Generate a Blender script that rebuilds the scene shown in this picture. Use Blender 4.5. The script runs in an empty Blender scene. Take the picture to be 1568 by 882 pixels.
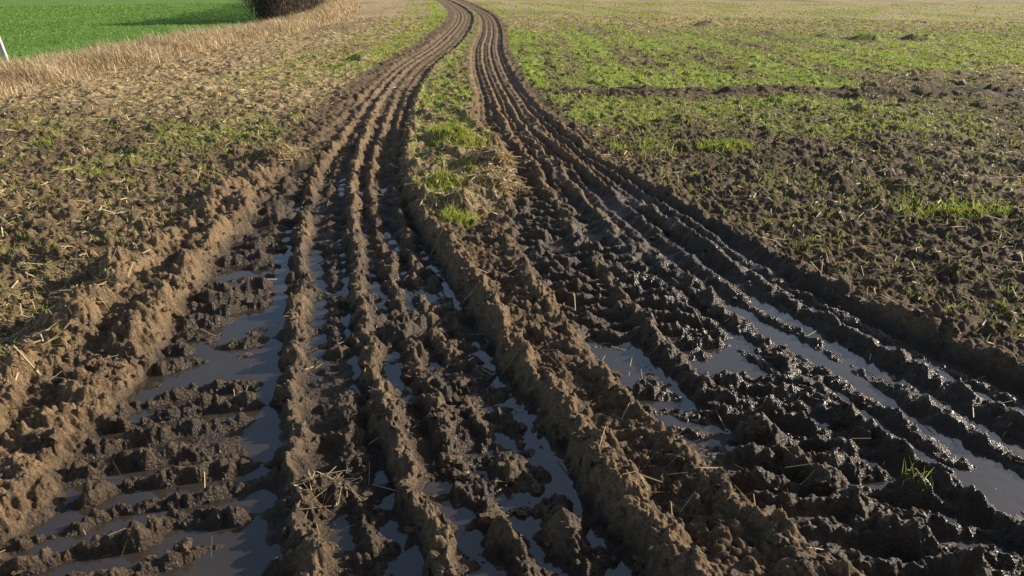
import bpy, math, numpy as np, time
T0=time.time()
rng=np.random.default_rng(7)
f32=np.float32
scene=bpy.context.scene
# ---------------------------------------------------------------- noise
_a=rng.random((256,256))*2*np.pi
GX=np.cos(_a).astype(f32); GY=np.sin(_a).astype(f32)
JX=rng.random((256,256)).astype(f32); JY=rng.random((256,256)).astype(f32); JR=rng.random((256,256)).astype(f32)
def gn(x,y,seed=0):
    x=x+f32(seed*17.37); y=y+f32(seed*9.71)
    xf=np.floor(x); yf=np.floor(y)
    ix=xf.astype(np.int32)&255; iy=yf.astype(np.int32)&255
    fx=(x-xf).astype(f32); fy=(y-yf).astype(f32)
    ix1=(ix+1)&255; iy1=(iy+1)&255
    u=fx*fx*fx*(fx*(fx*6-15)+10); v=fy*fy*fy*(fy*(fy*6-15)+10)
    a=GX[ix,iy]*fx+GY[ix,iy]*fy
    b=GX[ix1,iy]*(fx-1)+GY[ix1,iy]*fy
    c=GX[ix,iy1]*fx+GY[ix,iy1]*(fy-1)
    d=GX[ix1,iy1]*(fx-1)+GY[ix1,iy1]*(fy-1)
    return (a+(b-a)*u+(c-a)*v+(a-b-c+d)*u*v)*1.5
FADE=.0026
def gnf(x,y,lam,seed,r):
    """noise octave that fades out where the sheet is too coarse to carry it"""
    k=np.clip(lam/(r*FADE*2+1e-4)-.6,0,1)
    out=np.zeros_like(x); m=k>0
    if m.any(): out[m]=gn(x[m]/lam,y[m]/lam,seed)*k[m]
    return out
def fbm(x,y,lam,octs,seed=0,gain=.5):
    s=0; amp=1.
    for o in range(octs):
        s=s+gn(x/lam,y/lam,seed+o*3)*amp; amp*=gain; lam*=.5
    return s
def clods(x,y,cell,seed,dens,r):
    k=np.clip(cell/(r*FADE+1e-4)-.9,0,1)
    out=np.zeros_like(x); m=k>0
    if not m.any(): return out
    X=x[m]/cell+seed*13.1; Y=y[m]/cell+seed*7.7
    xf=np.floor(X); yf=np.floor(Y)
    best=np.zeros_like(X)
    for dx in(-1,0,1):
        for dy in(-1,0,1):
            cx=xf+dx; cy=yf+dy
            ix=cx.astype(np.int32)&255; iy=cy.astype(np.int32)&255
            rr=JR[ix,iy]
            R=np.where(rr<dens,.3+.45*rr/dens,0.)
            ddx=X-cx-JX[ix,iy]; ddy=Y-cy-JY[ix,iy]
            hh=R*R-ddx*ddx*(.6+.9*JY[ix,iy])-ddy*ddy*(.6+.9*JX[iy,ix])
            best=np.maximum(best,hh)
    out[m]=np.sqrt(best)*cell*k[m]
    return out
def ss(a,b,x):
    t=np.clip((x-a)/(b-a),0,1); return t*t*(3-2*t)
# ---------------------------------------------------------------- plan of the tracks: x as a function of distance y (metres)
def curve(pts):
    p=np.array(sorted(pts)); ys=p[:,0]; xs=p[:,1]
    m=np.gradient(xs,ys)
    Y=np.concatenate([np.linspace(-5,ys[0],5,endpoint=False),np.exp(np.linspace(np.log(ys[0]),np.log(ys[-1]),600))])
    i=np.clip(np.searchsorted(ys,Y)-1,0,len(ys)-2)
    h=ys[i+1]-ys[i]; t=(Y-ys[i])/h
    X=(2*t**3-3*t**2+1)*xs[i]+(t**3-2*t**2+t)*h*m[i]+(-2*t**3+3*t**2)*xs[i+1]+(t**3-t**2)*h*m[i+1]
    X=np.where(Y<ys[0],xs[0]+m[0]*(Y-ys[0]),X)
    return Y,X,np.gradient(X,Y)
def off(c,y):
    return np.interp(y,c[0],c[1]).astype(f32), (1/np.sqrt(1+np.interp(y,c[0],c[2])**2)).astype(f32)
LC=[(14,-2.02),(18.75,-2.15),(23.4,-2.02),(30.9,-2.03),(45,-2.5),(63,-4.1),(84,-6.7),(130,-15),(300,-60)]
RC=[(13.3,-.15),(18.75,-.53),(23.4,-.72),(30.9,-.82),(45,-1.37),(63,-3.0),(84,-5.45),(130,-13.7),(300,-58.5)]
def far(C,o): return [(a,b+o) for a,b in C]
Lc=curve([(2,-.9),(5,-1.2),(8,-1.55),(10.3,-1.84)]+LC); Rc=curve([(2,1.2),(5,.8),(8,.35),(10.3,.13)]+RC)
LBc=curve([(2,-1.75),(3.3,-1.85),(5.2,-2.1),(7.2,-2.25),(8.5,-2.38),(10.3,-2.35)]+far(LC,-.5))
La=curve([(2.07,-.66),(2.76,-.88),(4.25,-1.25),(5.95,-1.62),(7.7,-1.95),(9.8,-2.1)]+far(LC,-.36))
Lb=curve([(2.07,-.20),(2.67,-.42),(3.58,-.70),(5.18,-1.07),(7.5,-1.52),(10.3,-1.88)]+far(LC,-.16))
Lcc=curve([(2.07,.08),(2.58,-.16),(3.58,-.47),(4.93,-.83),(6.96,-1.25),(10.3,-1.66)]+far(LC,.03))
Ld=curve([(2.07,.25),(2.67,.02),(3.58,-.29),(4.93,-.62),(6.96,-1.02),(10.3,-1.46)]+far(LC,.21))
Re=curve([(2.1,.525),(2.81,.31),(3.19,.196),(3.58,.052),(4.8,-.27),(6.1,-.70),(8.33,-1.12),(11.4,-1.42)]+far(LC,.42))
Rf=curve([(2.1,.98),(2.5,.77),(3.07,.565),(3.9,.34),(5.18,.02),(6.3,-.06),(7.6,-.0),(8.8,-.10),(10.3,-.42)]+far(RC,-.45))
Ri=curve([(2.1,1.42),(2.67,1.2),(3.58,.87),(4.8,.61),(6.96,.33),(8.7,.14),(10.3,-.08)]+far(RC,-.17))
Rg=curve([(2.07,1.95),(2.35,1.82),(2.81,1.65),(3.73,1.41),(5.175,.97),(7.7,.46),(10.3,.15)]+far(RC,.03))
Rh=curve([(2.07,2.5),(3.07,2.26),(4.07,1.88),(5.3,1.45),(8.7,.58),(10.3,.36)]+far(RC,.22))
Ee=curve([(2.07,3.05),(3.5,2.52),(3.9,2.34),(4.56,2.07),(6.03,1.63),(7.2,1.30),(9.0,.86),(10.3,.66)]+far(RC,.47))
B1=curve([(1.5,-2.35),(3.31,-2.40),(4,-2.45),(5.2,-2.49),(6.1,-2.53),(7.6,-2.49),(9,-2.6),(300,-2.6)])
B2=curve([(1.5,-1.95),(2.86,-1.95),(3.3,-1.94),(4.15,-2.05),(5.2,-2.15),(6.1,-2.25),(7.2,-2.32),(9,-2.5),(300,-2.5)])
Gv=curve([(2.0,-.86),(2.76,-1.02),(4.25,-1.38),(5.95,-1.74),(7.2,-1.92),(9,-2.1),(300,-2.1)])
STR=curve([(3,-8.6),(13.5,-8.5),(18,-8.5),(27.7,-8.4),(35,-8.2),(45,-9),(62.8,-11.8),(84,-16),(130,-26),(300,-70)])
WATER=-0.059
#        curve width height(near) height(far) breakup
RID=[(La,.048,.058,.028,.75),(Lb,.046,.078,.034,.35),(Lcc,.046,.062,.030,.75),(Ld,.046,.05,.030,.8),
     (Re,.064,.098,.036,.35),(Rf,.056,.062,.030,.65),(Ri,.05,.055,.030,.5),(Rg,.045,.056,.030,.25),(Rh,.04,.056,.030,.2),(Ee,.055,.042,.028,.5)]
LUMPS=[(-.65,4.05,.09,.07),(.0,2.74,.08,.07),(-.71,2.55,.07,.05),(-1.28,4.75,.09,.05),(-.95,6.2,.1,.06),(-2.58,8.5,.22,.13),(-.75,9.1,.25,.13),(-.25,8.0,.25,.12),(-.3,7.3,.2,.07),
       (.35,7.9,.3,.06),(-.5,6.5,.25,.07),(1.15,3.1,.07,.07),(1.35,2.8,.08,.08),(1.0,3.4,.08,.06),(.95,4.5,.09,.05),(1.55,2.55,.07,.07),
       (8.4,36,.5,.22),(11.5,27,.45,.2),(13.2,27,.45,.22),(10.5,28,.35,.15),(-3.6,20,.3,.12),(-7.4,19.5,.3,.1),(2.4,9.0,.2,.05),(3.7,6.3,.2,.04)]
def zones(x,y):
    w=fbm(x,y,.5,3,50)*.05
    lb,_=off(LBc,y); re,_=off(Re,y); rf,_=off(Rf,y); ee,_=off(Ee,y)
    xl=x+w
    mL=ss(lb-.05,lb+.08,xl)*(1-ss(re-.08,re+.05,xl))
    mR=ss(rf-.02,rf+.12,xl)*(1-ss(ee-.1,ee+.06,xl))
    return mL,mR,lb,re,rf,ee
def H(x,y,detail=True,info=False):
    x=np.asarray(x,dtype=f32); y=np.asarray(y,dtype=f32)
    r=np.hypot(x,y)
    back=ss(-3,.5,y)                                  # tracks fade behind the viewer
    mL,mR,lb,re,rf,ee=zones(x,y); mL=mL*back; mR=mR*back
    T=np.maximum(mL,mR)
    farf=ss(8,16,y)
    strip,_=off(STR,y)
    field=1-ss(0,1.5,strip-1.8-x)                     # 0 in smooth green pasture
    h=fbm(x,y,2.2,2,3)*.03+fbm(x,y,.6,2,5)*.020*field
    hills=ss(95,260,r)*(3.0+4*fbm(x,y,160,2,9))
    h=h*(1-.6*T)
    low=fbm(x,y,.9,2,20)+.5*gn(x/.28,y/.28,26)
    dip=1-ss(4.6,7.5,y)
    floorL=-.052-.026*dip+.028*low
    floorR=-.042-.034*(1-ss(4.2,5.4,y+.35*low))*ss(2.2,2.7,y)+.024*low - .018*ss(.8,1.5,x)*(1-ss(4.6,5.4,y))
    floorL=floorL*(1-farf)-.04*farf; floorR=floorR*(1-farf)-.04*farf
    wx=fbm(x,y,.22,3,30)*.042; wy=fbm(x,y,.3,3,33)*.08
    jig=gnf(x,y,.055,36,r)*.015+gnf(x,y,.027,37,r)*.009          # crumbly edges
    def bars(v,pitch): 
        p=v/pitch; t=np.abs((p-np.floor(p))-.5)*2
        return ss(.2,.85,t)
    n4=gn(x/.16,y/.10,62)
    la,_=off(La,y); ri,_=off(Rg,y)
    inL=(1-ss(la-.05,la+.08,x+wx)); inR=(1-ss(ri-.25,ri-.02,x+wx))
    patL=ss(-.6,.25,fbm(x,y,.55,2,41)+.2); patR=ss(-.6,.25,fbm(x,y,.6,2,44)+.15)
    near=1-ss(9,13,y)
    lugL=bars(y+wy*.65-.4*(x+wx),.19)*(.050*inL+.020*(1-inL))*patL*np.clip(.95+.5*n4,.25,1.25)
    lugR=bars(y+wy*.5+.22*(x+wx),.16)*(.050*inR+.013*(1-inR))*patR*np.clip(.95+.5*n4,.25,1.25)
    # ribs left by successive passes, running with the track
    qL=(x+wx*.45-la)/(re-la)*5; qR=(x+wx*.35-rf)/(ee-rf)*9.
    ribL=(.5+.5*np.cos(2*np.pi*qL))**1.3*(1-inL)*np.clip(.8+.8*gn(x/.3,y/.7,64),0,1.3)
    ribR=(.5+.5*np.cos(2*np.pi*qR))**1.2*(1-.85*inR*near)*np.clip(1.0+.6*gn(x/.3,y/.9,65),0,1.3)
    lfar=1-.72*farf
    h=h*(1-mL)+(floorL+lugL*lfar+ribL*.030*(1-.5*farf))*mL
    h=h*(1-mR)+(floorR+lugR*lfar+ribR*.044*(1-.5*farf))*mR
    rid=np.zeros_like(h)
    for i,(c,wd,hn,hf,bk) in enumerate(RID):
        cx,co=off(c,y)
        d=(x+wx*.8+jig-cx)*co
        sel=np.abs(d)<.3
        xs=x[sel]; ys=y[sel]; ff=farf[sel]
        A=hn*(1-ff)+hf*ff
        n=gn(xs/.5+3*i,ys/.40,70+i)+.8*gn(xs/.17,ys/.15,90+i)
        A=A*np.clip(1-bk*(1-.7*ff)*np.clip(.4-n,0,1.2),.0,1.3)
        e=np.clip(1-np.abs(d[sel])/(wd*1.75*(1+.5*(1-.6*ff)*gn(xs/.2,ys/.2,110+i))),0,1)
        rid[sel]=np.maximum(rid[sel],A*ss(0,.95,e)*back[sel])
    for c,wd,hn,seed,gate in((B1,.14,.11,130,1-ss(7.6,8.2,y)),(B2,.10,.08,134,1-ss(6.8,7.8,y))):
        cx,co=off(c,y)
        n=gn(x/.5,y/.4,seed)+.8*gn(x/.2,y/.16,seed+1)
        e=np.clip(1-np.abs(x+wx*1.9+jig*1.4-cx)/(wd*1.6*(1+.4*gn(x/.3,y/.25,seed+2))),0,1)
        rid=np.maximum(rid,hn*np.clip(.8+.75*n,.1,1.5)*ss(0,.95,e)*gate*back)
    # hollow just outside the outer berm
    h=h-.055*np.exp(-((x+2.80)/.14)**2)*(1-ss(4.0,6,y))*back
    gx,_=off(Gv,y); h=h-.040*np.exp(-((x+wx*.5-gx)/.06)**2)*(1-ss(7,8.5,y))*back*(1-.9*ss(.01,.04,rid))
    h=h+rid
    med=ss(re-.02,re+.08,x)*(1-ss(rf-.08,rf+.02,x))*ss(5.4,6.4,y)
    h=h+med*(.06+.075*fbm(x,y,.32,3,140))*(1-.5*farf)
    for lx,ly,lr,lh in LUMPS:
        d2=((x+wx-lx)**2+(y+wy-ly)**2)/(lr*lr)
        h=h+lh*np.exp(-d2**1.4)
    yr=14.0-.0075*(x-1)**2+fbm(x,y,1.5,2,150)*.5
    sw=np.exp(-((y-yr)/.45)**2)*ss(.7,1.6,x)*(1-ss(9,14,x))
    h=h+sw*.10*(.7+.6*gn(x/.4,y/.4,151))
    crum=np.clip(rid/.05,0,1)
    if detail:
        up=ss(.008,.04,h-floorL*mL-floorR*mR)            # raised mud is rough, floors are slurried
        rough=field*(1-T*(1-.32-.68*up))*(1-.40*mR*(1-inR))
        c1=clods(x+wx*.3,y,.19,3,.35,r); c2=clods(x+wx*.2,y+wy*.2,.095,5,.5,r); c3=clods(x+jig*.5,y,.048,8,.55,r); c4=clods(x,y,.024,9,.55,r)
        soft=ss(-.35,.4,fbm(x,y,.5,2,170))
        fT=1+.25*(1-T)*(1-crum)
        h=h+rough*(c1*.28*(.3+.7*soft)*(1-.5*T)*fT+c2*(.42+.10*crum)*(.4+.6*soft)*fT+c3*(.62*fT+.18*crum)+c4*.75)
        h=h+rough*(gnf(x,y,.13,186,r)*.014*fT+gnf(x,y,.06,187,r)*.011*fT+gnf(x,y,.03,188,r)*.009+gnf(x,y,.015,189,r)*.006)
    h=h+hills
    if info: return h,T,crum,med,sw,strip,field,lb,re,rf,ee
    return h
def cover(x,y,I):
    """green / straw cover of the surface (0..1) in plan"""
    h,T,crum,med,sw,strip,field,lb,re,rf,ee=I
    u=x-np.interp(y,Lc[0],Lc[1])
    rows=.5+.5*np.sin(2*np.pi*(u+.10*gn(x/1.2,y/2.2,201))/(.62))
    rows2=.5+.5*np.sin(2*np.pi*(u+.25*gn(x/2,y/6,202))/1.9)
    n1=fbm(x,y,1.6,3,210); n2=fbm(x/1.0,y/3.0,3.5,3,215); n3=fbm(x,y,.35,2,218)
    right=ss(0,.35,x-ee); left=ss(0,.4,lb-.25-x)
    d=y
    gR=.12+.30*ss(-.05,.55,n1+.5*n3)*(.6+.4*ss(5,9,d))+ (ss(13.6,15.2,d+.4*n1)*1.1+ .50*ss(9,12,d)*(1-ss(13,13.8,d)))*(.9+.6*n2)
    gR=gR*(1-.58*ss(27,36,d+2*n1)*ss(-.35,.25,n2+.12)) 
    gR=gR*(1-.75*ss(5,8,x)*(1-ss(16,19,d-.3*(x-8))))*(1-.9*sw)
    gL=.18+.34*ss(-.1,.5,n1+.3*n3)*ss(4.5,7.5,d)+.45*ss(14,20,d)*np.clip(1-np.abs(u+1.8)/2.2,0,1)*2
    gL=gL*(1-.7*ss(3.2,4.6,-u)*ss(9,15,d))
    g=right*gR+left*gL
    g=np.maximum(g,med*np.clip(.22+.9*n3+.5*ss(8.5,14,d),0,1))
    far_=ss(11,20,d)
    g=g*(1-far_*.45*(1-rows))*(1-far_*.45*(1-rows2))
    g=g*(1-.93*T*(1-.15*ss(20,60,d)))*(1-.5*crum*(1-med))
    s=right*(.26+.3*n2+.45*ss(27,38,d)+.15*(1-rows2)*far_)+left*(.36+.35*n2+.5*ss(8,15,d))
    s=np.maximum(s,med*.55)*(1-.85*T)*(1-.5*sw)
    past=1-field
    g=np.clip(g,0,1)*(1-past)+past; s=np.clip(s,0,1)*(1-past)
    return g,s,past
# ---------------------------------------------------------------- mesh helper
def mk(name,verts,faces,mat,attrs=None,smooth=True):
    me=bpy.data.meshes.new(name)
    n=len(verts); k=faces.shape[1]; m=len(faces)
    me.vertices.add(n); me.vertices.foreach_set("co",np.ascontiguousarray(verts,dtype=f32).ravel())
    me.loops.add(m*k); me.loops.foreach_set("vertex_index",np.ascontiguousarray(faces,dtype=np.int32).ravel())
    me.polygons.add(m); me.polygons.foreach_set("loop_start",np.arange(0,m*k,k,dtype=np.int32))
    try: me.polygons.foreach_set("loop_total",np.full(m,k,dtype=np.int32))
    except Exception: pass
    me.update(calc_edges=True)
    me.polygons.foreach_set("use_smooth",np.full(m,smooth,dtype=bool))
    for a,v in (attrs or {}).items():
        at=me.attributes.new(a,'FLOAT','POINT'); at.data.foreach_set("value",np.ascontiguousarray(v,dtype=f32))
    ob=bpy.data.objects.new(name,me); scene.collection.objects.link(ob)
    if mat: me.materials.append(mat)
    return ob
# ---------------------------------------------------------------- materials
def newmat(n):
    m=bpy.data.materials.new(n); m.use_nodes=True; nt=m.node_tree; nt.nodes.clear(); return m,nt
class N:
    def __init__(s,nt): s.nt=nt
    def __call__(s,t,**kw):
        n=s.nt.nodes.new(t)
        for k,v in kw.items(): setattr(n,k,v)
        return n
    def l(s,a,b): s.nt.links.new(a,b)
    def attr(s,name): 
        n=s('ShaderNodeAttribute'); n.attribute_name=name; return n.outputs['Fac']
    def math(s,op,a,b=None,clamp=False):
        n=s('ShaderNodeMath',operation=op); n.use_clamp=clamp
        for i,v in enumerate((a,b)):
            if v is None: continue
            if isinstance(v,(int,float)): n.inputs[i].default_value=v
            else: s.l(v,n.inputs[i])
        return n.outputs[0]
    def noise(s,vec,scale,detail=4,rough=.6):
        n=s('ShaderNodeTexNoise'); s.l(vec,n.inputs['Vector']); n.inputs['Scale'].default_value=scale; n.inputs['Detail'].default_value=detail; n.inputs['Roughness'].default_value=rough
        return n.outputs['Fac']
    def mix(s,f,a,b):
        n=s('ShaderNodeMix',data_type='RGBA')
        if isinstance(f,(int,float)): n.inputs['Factor'].default_value=f
        else: s.l(f,n.inputs['Factor'])
        for k,v in((6,a),(7,b)):
            if isinstance(v,tuple): n.inputs[k].default_value=(*v,1)
            else: s.l(v,n.inputs[k])
        return n.outputs[2]
    def rng(s,v,a,b,c=0.,d=1.):
        n=s('ShaderNodeMapRange'); s.l(v,n.inputs[0])
        for i,q in enumerate((a,b,c,d)): n.inputs[i+1].default_value=q
        return n.outputs[0]
def soil_mat(name,ground):
    m,nt=newmat(name); q=N(nt)
    out=q('ShaderNodeOutputMaterial'); bs=q('ShaderNodeBsdfPrincipled'); q.l(bs.outputs[0],out.inputs[0])
    P=q('ShaderNodeNewGeometry').outputs['Position']
    nA=q.noise(P,3,3); nB=q.noise(P,28,5,.7); nC=q.noise(P,180,3,.7); nD=q.noise(P,9,3)
    vo=q('ShaderNodeTexVoronoi'); q.l(P,vo.inputs['Vector']); vo.inputs['Scale'].default_value=75
    crumb=q.rng(vo.outputs['Distance'],0,.7,1,0)
    dry_shade=q.attr('dry_shade'); wet=q.attr('wet')
    k=q.math('ADD',q.math('MULTIPLY',nB,1.45),q.math('MULTIPLY',nA,.7))
    k=q.math('ADD',k,q.math('MULTIPLY',dry_shade,.40)); k=q.math('SUBTRACT',k,q.math('MULTIPLY',wet,.48))
    k=q.rng(k,.74,1.66)
    c=q.mix(k,(.072,.044,.024),(.50,.33,.172))
    c=q.mix(q.rng(nC,.35,.75,0,.55),c,(.13,.080,.042))
    c=q.mix(q.rng(crumb,0,.45,.40,0),c,(.06,.038,.022))
    c=q.mix(q.math('MULTIPLY',wet,.40),c,(.078,.051,.031))
    if ground:
        tan=q.attr('tan'); gr=q.attr('green'); pa=q.attr('pasture')
        ft=q.math('MULTIPLY',q.rng(q.math('ADD',nB,q.math('MULTIPLY',tan,.6)),.62,.95),tan)
        c=q.mix(ft,c,(.64,.46,.24))
        gg=q.rng(q.math('ADD',q.math('ADD',q.math('MULTIPLY',nB,.5),q.math('MULTIPLY',nD,.5)),q.math('MULTIPLY',gr,.7)),.7,1.05)
        c=q.mix(q.math('MULTIPLY',gg,gr),c,(.36,.44,.065))
        mp=q('ShaderNodeMapping'); q.l(P,mp.inputs[0]); mp.inputs['Scale'].default_value=(1,.35,1)
        nP=q.noise(mp.outputs[0],.5,6,.65)
        pc=q.mix(q.rng(nP,.3,.7),(.16,.29,.045),(.24,.41,.07))
        c=q.mix(pa,c,pc)
    q.l(c,bs.inputs['Base Color'])
    ro=q.rng(q.math('ADD',q.math('ADD',wet,q.math('MULTIPLY',nD,.35)),q.math('MULTIPLY',nC,-.15)),.12,.95,.88,.25); q.l(ro,bs.inputs['Roughness'])
    bs.inputs['Specular IOR Level'].default_value=.5
    b=q('ShaderNodeBump'); b.inputs['Strength'].default_value=1.0; b.inputs['Distance'].default_value=.016
    q.l(q.math('ADD',q.math('ADD',q.math('MULTIPLY',nB,.8),q.math('MULTIPLY',nC,.5)),q.math('MULTIPLY',crumb,.30)),b.inputs['Height']); q.l(b.outputs[0],bs.inputs['Normal'])
    return m
def blade_mat(name,cols,transl=.35,rough=.6):
    m,nt=newmat(name); q=N(nt)
    out=q('ShaderNodeOutputMaterial'); bs=q('ShaderNodeBsdfPrincipled'); tr=q('ShaderNodeBsdfTranslucent'); mx=q('ShaderNodeMixShader')
    r=q('ShaderNodeValToRGB'); q.l(q.attr('tint'),r.inputs[0])
    e=r.color_ramp.elements
    while len(e)<len(cols): e.new(.5)
    for i,c in enumerate(cols): e[i].position=i/(len(cols)-1); e[i].color=(*c,1)
    q.l(r.outputs[0],bs.inputs['Base Color']); q.l(r.outputs[0],tr.inputs[0]); bs.inputs['Roughness'].default_value=rough
    bs.inputs['Specular IOR Level'].default_value=.3
    mx.inputs[0].default_value=transl; q.l(bs.outputs[0],mx.inputs[1]); q.l(tr.outputs[0],mx.inputs[2]); q.l(mx.outputs[0],out.inputs[0])
    return m
ground_mat=soil_mat("muddy_field_soil",True); clod_mat=soil_mat("mud_clod_soil",False)
m_green=blade_mat("young_grass",[(.28,.34,.04),(.45,.54,.07),(.62,.67,.16)],.42)
m_past=blade_mat("pasture_grass",[(.16,.30,.045),(.25,.42,.07),(.34,.50,.10)],.4)
m_straw=blade_mat("straw",[(.24,.15,.07),(.60,.44,.22),(.88,.72,.43)],.15)
m_dry=blade_mat("dead_grass",[(.38,.27,.15),(.70,.54,.32),(.88,.74,.50)],.3)
m_hedge=blade_mat("bare_hedge_twigs",[(.06,.045,.04),(.13,.10,.08),(.24,.18,.12)],.1)
# ---------------------------------------------------------------- ground sheet (polar grid, dense where the tracks are)
th=np.radians(np.concatenate([np.linspace(-180,-47,50,endpoint=False),np.linspace(-47,47,1600),np.linspace(47,180,51)[1:]]))[:-1]
rs=[.05,.3,.6,.9,1.2,1.5]; r=1.7
while r<900:
    rs.append(r)
    r*=1+(.0023 if r<4 else .0029 if r<8 else .0038 if r<25 else .007 if r<90 else .04)
rs=np.array(rs); nr,nt_=len(rs),len(th)
R,TH=np.meshgrid(rs,th,indexing='ij')
gx=(R*np.sin(TH)).astype(f32).ravel(); gy=(R*np.cos(TH)).astype(f32).ravel()
I=H(gx,gy,True,True); gz=I[0]
g,s,past=cover(gx,gy,I)
T=I[1]; crum=I[2]
nearw=1-ss(5.5,9,gy)
wet=np.clip((T*(.10+.50*nearw+.3*fbm(gx,gy,.7,2,600))+.45*(1-ss(WATER+.005,WATER+.04,gz))*ss(.3,2,gy)*(1-ss(8,9,gy))+.28*ss(.3,1.6,gx)*nearw*T-.30*crum*(1-.5*ss(.2,1.4,gx))),0,1)
dry_shade=np.clip(crum*(1-.6*ss(.1,1.3,gx)*nearw)*.65+.3*(gx<-2.3)+.15*ss(10,20,gy)+.5*ss(7,12,gy)*T,0,1)-.35*I[4]-.28*ss(0,.3,gx-I[10])*(1-ss(10,14,gy))  # dryness; last term paints the near right field's shadow side darker
idx=np.arange(nr*nt_,dtype=np.int32).reshape(nr,nt_)
a=idx[:-1,:]; b=idx[1:,:]; a2=np.roll(a,-1,1); b2=np.roll(b,-1,1)
faces=np.stack([a,b,b2,a2],-1).reshape(-1,4)[:,::-1]
gv=np.stack([gx,gy,gz],1)
p0,p1,p2=gv[faces[nt_*10+900]][:3]
if np.cross(p1-p0,p2-p0)[2]<0: faces=faces[:,::-1]
mk("muddy_field_ground",gv,faces,ground_mat,{'green':g,'tan':s,'wet':wet,'dry_shade':dry_shade,'pasture':past})
print("ground",len(gv),time.time()-T0)
# ---------------------------------------------------------------- standing water
m,nt=newmat("puddle_water"); q=N(nt)
out=q('ShaderNodeOutputMaterial'); bs=q('ShaderNodeBsdfPrincipled'); q.l(bs.outputs[0],out.inputs[0])
P=q('ShaderNodeNewGeometry').outputs['Position']
q.l(q.mix(q.noise(P,4,4),(.045,.035,.027),(.09,.067,.048)),bs.inputs['Base Color'])
bs.inputs['Roughness'].default_value=.03; bs.inputs['IOR'].default_value=2.0
b=q('ShaderNodeBump'); b.inputs['Strength'].default_value=.12; b.inputs['Distance'].default_value=.01
q.l(q.noise(P,14,3),b.inputs['Height']); q.l(b.outputs[0],bs.inputs['Normal'])
wx_=np.linspace(-3.0,3.4,60); wy_=np.linspace(.8,8.2,70)
WX,WY=np.meshgrid(wx_,wy_,indexing='ij'); ii=np.arange(WX.size).reshape(WX.shape)
wf=np.stack([ii[:-1,:-1],ii[1:,:-1],ii[1:,1:],ii[:-1,1:]],-1).reshape(-1,4)
mk("puddle_water",np.stack([WX.ravel(),WY.ravel(),np.full(WX.size,WATER)],1),wf,m)
# ---------------------------------------------------------------- sampling helpers
def polar(n,r0,r1,half=44,pw=1.0):
    rr=r0*(r1/r0)**(rng.random(n)**pw); t=np.radians(rng.uniform(-half,half,n))
    return (rr*np.sin(t)).astype(f32),(rr*np.cos(t)).astype(f32)
def ribbons(name,x,y,z,ang,L,W,rise,bend,tint,mat):
    n=len(x); dx=np.cos(ang); dy=np.sin(ang)
    sa=rng.uniform(0,np.pi,n); sx=np.cos(sa)*W/2; sy=np.sin(sa)*W/2
    r1=rise; r2=rise-bend
    mx_=x+dx*np.cos(r1)*L*.55; my=y+dy*np.cos(r1)*L*.55; mz=z+np.sin(r1)*L*.55
    tx=mx_+dx*np.cos(r2)*L*.45; ty=my+dy*np.cos(r2)*L*.45; tz=mz+np.sin(r2)*L*.45
    V=np.stack([np.stack([x-sx,y-sy,z],1),np.stack([x+sx,y+sy,z],1),
                np.stack([mx_+sx*.8,my+sy*.8,mz],1),np.stack([mx_-sx*.8,my-sy*.8,mz],1),np.stack([tx,ty,tz],1)],1).reshape(-1,3)
    o=np.arange(n)[:,None]*5
    F=np.concatenate([o+[0,1,2],o+[0,2,3],o+[3,2,4]],0)
    return mk(name,V,F,mat,{'tint':np.repeat(tint,5)},False)
def tuft(cx,cy,rad,n): 
    a=rng.uniform(0,2*np.pi,n); q_=rad*rng.random(n)**.6; return (cx+q_*np.cos(a)*1.3).astype(f32),(cy+q_*np.sin(a)).astype(f32)
x,y=polar(640000,3.4,75)
I2=H(x,y,False,True); g2,s2,p2=cover(x,y,I2)
clump=ss(-.1,.45,fbm(x,y,.22,2,300))
rr=np.hypot(x,y)
pk=np.clip(g2*(.15+1.1*clump),0,1)*np.clip(.40+rr/18,0,1)
keep=(rng.random(len(x))<pk)
isp=p2[keep]>.5
x=x[keep];y=y[keep]
xp,yp=x[isp],y[isp]; x,y=x[~isp],y[~isp]
n=len(xp); rr=np.hypot(xp,yp)
ribbons("pasture_grass",xp,yp,H(xp,yp,False)-.004,rng.uniform(0,2*np.pi,n),rng.uniform(.04,.08,n)*(1+rr*.012),np.maximum(.003,.0011*rr),rng.uniform(.4,1.2,n),rng.uniform(0,.9,n),np.clip(rng.normal(.5,.2,n)+.3*fbm(xp,yp*.4,3,2,311),0,1),m_past)
TU=[(2.42,9.0,.26,420),(3.75,6.35,.25,330),(3.4,6.3,.2,140),(-.66,6.95,.15,500),(-.42,6.05,.12,330),(-.62,8.9,.26,700),(-.85,9.3,.2,400),(1.5,8.9,.35,260),(-2.6,8.6,.25,120),(1.55,2.55,.06,30)]
for t in TU:
    a_,b_=tuft(*t); x=np.append(x,a_); y=np.append(y,b_)
nT=sum(t[3] for t in TU)
z=H(x,y)-.004
n=len(x); rr=np.hypot(x,y)
L=rng.uniform(.025,.065,n)*(1+rr*.014); L[-nT:]*=rng.uniform(.8,2.1,nT)
W=np.maximum(.0032,.0011*rr)*rng.uniform(.7,1.3,n)
ribbons("grass",x,y,z,rng.uniform(0,2*np.pi,n),L,W,rng.uniform(.5,1.4,n),rng.uniform(0,.9,n),np.clip(rng.normal(.5,.25,n)+.2*fbm(x,y,1,2,310),0,1),m_green)
print("green",n,time.time()-T0)
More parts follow.
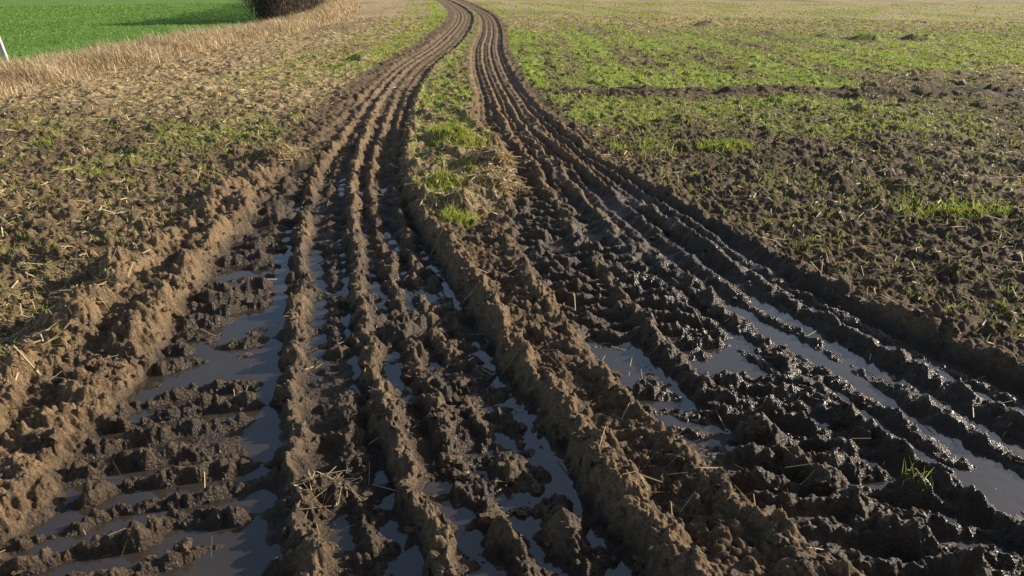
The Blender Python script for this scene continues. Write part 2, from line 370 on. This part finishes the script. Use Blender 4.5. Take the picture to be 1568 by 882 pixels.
# straw lying about
x,y=polar(340000,2.4,45,44,.9)
I2=H(x,y,False,True); g2,s2,p2=cover(x,y,I2)
cl_=ss(-.35,.45,fbm(x,y,.5,3,320))
keep=rng.random(len(x))<np.clip(s2*(.25+.9*cl_),.006,1)*(1-p2)*.9
x=x[keep];y=y[keep]
for cx,cy,rad,n_ in((-.71,2.56,.08,70),(-2.55,8.5,.25,500),(-.2,8.0,.25,700),(-.1,7.1,.2,500),(1.4,8.6,.3,300),(.75,2.5,.25,40),(-.3,7.5,.3,400)):
    a_,b_=tuft(cx,cy,rad,n_); x=np.append(x,a_); y=np.append(y,b_)
n=len(x); rr=np.hypot(x,y)
an=rng.uniform(0,2*np.pi,n); L=rng.uniform(.03,.12,n)*(1+.01*rr); W=np.maximum(.0026,.00095*rr)*rng.uniform(.6,1.4,n)
x2=(x+np.cos(an)*L).astype(f32); y2=(y+np.sin(an)*L).astype(f32)
z1=H(x,y)+.003; z2=np.maximum(H(x2,y2),z1-.3*L)+.006+rng.random(n)**3*.035
sx=-np.sin(an)*W/2; sy=np.cos(an)*W/2; tw=rng.uniform(-.5,.5,n)*W
V=np.stack([np.stack([x-sx,y-sy,z1-tw],1),np.stack([x+sx,y+sy,z1+tw],1),np.stack([x2+sx,y2+sy,z2+tw],1),np.stack([x2-sx,y2-sy,z2-tw],1)],1).reshape(-1,3)
mk("straw_litter",V,np.arange(n*4).reshape(n,4),m_straw,{'tint':np.repeat(np.clip(rng.normal(.5,.28,n),0,1),4)},False)
print("straw",n,time.time()-T0)
# tall dead grass along the field margin
n=60000
y=(12*(75/12.)**rng.random(n)).astype(f32)
sx_,_=off(STR,y)
x=(sx_-1.15+rng.normal(0,.75,n)+.35*gn(y/2.,y*0+3,401)).astype(f32)
d=np.clip(1-((x-sx_+1.15)/2.0)**2,0,1)
keep=(rng.random(n)<d*(.45+.6*ss(-.5,.4,fbm(x,y,1.2,2,402)))); x=x[keep];y=y[keep];d=d[keep];n=len(x)
z=H(x,y,False)-.01; rr=np.hypot(x,y)
L=(rng.uniform(.15,.45,n)*(.5+.6*d))*(1+.5*fbm(x,y,1.2,2,405))
ribbons("dead_grass_margin",x,y,z,rng.normal(np.pi*1.1,1.2,n),L,np.maximum(.006,.0009*rr)*rng.uniform(.7,1.4,n),rng.uniform(.6,1.5,n),rng.uniform(0,1.3,n),np.clip(rng.normal(.55,.25,n)-.25*(fbm(x,y,1.5,2,409)>.2),0,1),m_dry)
# loose clods of mud
import bmesh
bm=bmesh.new(); bmesh.ops.create_icosphere(bm,subdivisions=2,radius=1)
iv=np.array([q_.co[:] for q_ in bm.verts]); iff=np.array([[w.index for w in q_.verts] for q_ in bm.faces]); bm.free()
x,y=polar(16000,1.8,12,42)
I2=H(x,y,False,True)
keep=rng.random(len(x))<(.12+.75*I2[2])*(.3+.9*ss(-.3,.4,fbm(x,y,.4,2,420)))
x=x[keep];y=y[keep];n=len(x)
z=H(x,y); rr=np.hypot(x,y)
sz=rng.gamma(1.6,.0045,n)+.004; sz=np.minimum(sz,.028)*(1+.03*rr)
A=rng.uniform(0,2*np.pi,n); ca,sa=np.cos(A),np.sin(A)
V=np.repeat(iv[None],n,0)*np.stack([rng.uniform(.8,1.7,n),rng.uniform(.6,1.1,n),rng.uniform(.4,.9,n)],1)[:,None,:]
ns=gn(V[:,:,0]*1.3+x[:,None]*31,V[:,:,1]*1.3+V[:,:,2]*1.7+y[:,None]*17,430)
ns2=gn(V[:,:,0]*2.9+x[:,None]*11,V[:,:,2]*2.9+V[:,:,1]*1.1+y[:,None]*37,433)
V=V*(1+.6*ns+.4*ns2)[:,:,None]*sz[:,None,None]
vx=V[:,:,0]*ca[:,None]-V[:,:,1]*sa[:,None]+x[:,None]; vy=V[:,:,0]*sa[:,None]+V[:,:,1]*ca[:,None]+y[:,None]; vz=V[:,:,2]+z[:,None]
V=np.stack([vx,vy,vz],-1).reshape(-1,3)
F=(iff[None]+(np.arange(n)*len(iv))[:,None,None]).reshape(-1,3)
wt=np.clip(.35+.4*ss(.2,1.6,x)*(1-ss(5.5,10,y))-.2*I2[2][keep],0,1); dr=np.clip(.5*(1-ss(0,1.3,x)),0,1)
mk("mud_clods",V,F,clod_mat,{'wet':np.repeat(wt,len(iv)),'dry_shade':np.repeat(dr,len(iv))},False)
print("clods",n,time.time()-T0)
# hedge: stems and fine twigs
hc=curve([(38.5,-11.2),(45,-11.6),(55,-13.2),(70,-16.5),(95,-23),(120,-29)])
n=60000
y=(38.3+76*rng.random(n)**1.7).astype(f32)
x=np.interp(y,hc[0],hc[1])
top=2.5+.7*gn(y/2.5,y*0+1,500)+.3*gn(y/.9,y*0+5,501)
zz=rng.random(n)**.8*top
x=(x+rng.normal(0,.45,n)*(.7+.5*np.sin(np.clip(zz/top,0,1)*2.6))).astype(f32)
ribbons("hedge",x,y,zz+H(x,y,False),rng.uniform(0,2*np.pi,n),rng.uniform(.15,.4,n),rng.uniform(.012,.05,n),rng.uniform(.1,1.5,n),rng.uniform(-.4,.8,n),np.clip(rng.normal(.5,.25,n)+.2*fbm(x,y,1.5,2,505),0,1),m_hedge)
# leaning white post at the margin
bm=bmesh.new()
rings=[(0,.05),(.25,.048),(.6,.046),(.92,.044),(.97,.034),(.975,.0)]
prev=None
for hz,rad in rings:
    vs=[bm.verts.new((rad*1.05*math.copysign(abs(math.cos(t))**.5,math.cos(t)),rad*.9*math.copysign(abs(math.sin(t))**.5,math.sin(t)),hz-.15)) for t in [2*math.pi*i/20 for i in range(20)]] if rad>0 else [bm.verts.new((0,0,hz-.15))]
    if prev:
        if len(vs)==1:
            for i in range(20): bm.faces.new((prev[i],prev[(i+1)%20],vs[0]))
        else:
            for i in range(20): bm.faces.new((prev[i],prev[(i+1)%20],vs[(i+1)%20],vs[i]))
    prev=vs
me=bpy.data.meshes.new("fence_post"); bm.to_mesh(me); bm.free()
po=bpy.data.objects.new("fence_post",me); scene.collection.objects.link(po)
m,nt=newmat("weathered_white_post"); q=N(nt)
out=q('ShaderNodeOutputMaterial'); bs=q('ShaderNodeBsdfPrincipled'); q.l(bs.outputs[0],out.inputs[0])
P=q('ShaderNodeNewGeometry').outputs['Position']
q.l(q.mix(q.rng(q.noise(P,14,5),.4,.7),(.75,.74,.70),(.50,.46,.38)),bs.inputs['Base Color']); bs.inputs['Roughness'].default_value=.6
me.materials.append(m)
po.location=(-10.92,17.9,-.08); po.rotation_euler=(math.radians(3),math.radians(-8),0)
# ---------------------------------------------------------------- light
SUN_EL=math.radians(21); AZ=math.radians(66)     # azimuth measured from +Y towards +X
w=bpy.data.worlds.new("World"); scene.world=w; w.use_nodes=True
nt=w.node_tree; bg=nt.nodes['Background']; sky=nt.nodes.new('ShaderNodeTexSky'); sky.sky_type='NISHITA'; sky.sun_disc=False
sky.sun_elevation=SUN_EL; sky.sun_rotation=AZ; sky.dust_density=1.5; nt.links.new(sky.outputs[0],bg.inputs[0]); bg.inputs[1].default_value=.10
sd=bpy.data.lights.new("sun",'SUN'); sd.energy=5.0; sd.angle=math.radians(.5); sd.color=(1,.93,.79)
so=bpy.data.objects.new("sun",sd); scene.collection.objects.link(so)
from mathutils import Vector
D=Vector((math.sin(AZ)*math.cos(SUN_EL),math.cos(AZ)*math.cos(SUN_EL),math.sin(SUN_EL)))
so.rotation_euler=D.to_track_quat('Z','Y').to_euler(); so.location=D*50
cam=bpy.data.cameras.new("camera"); co=bpy.data.objects.new("camera",cam); scene.collection.objects.link(co)
co.location=(0,0,1.8); co.rotation_euler=(math.radians(90-21.1),0,0); cam.lens=28.0; cam.sensor_width=36; cam.clip_end=3000; cam.clip_start=.05
scene.camera=co
scene.view_settings.view_transform='Standard'; scene.view_settings.look='None'; scene.view_settings.exposure=0
print("done",time.time()-T0)
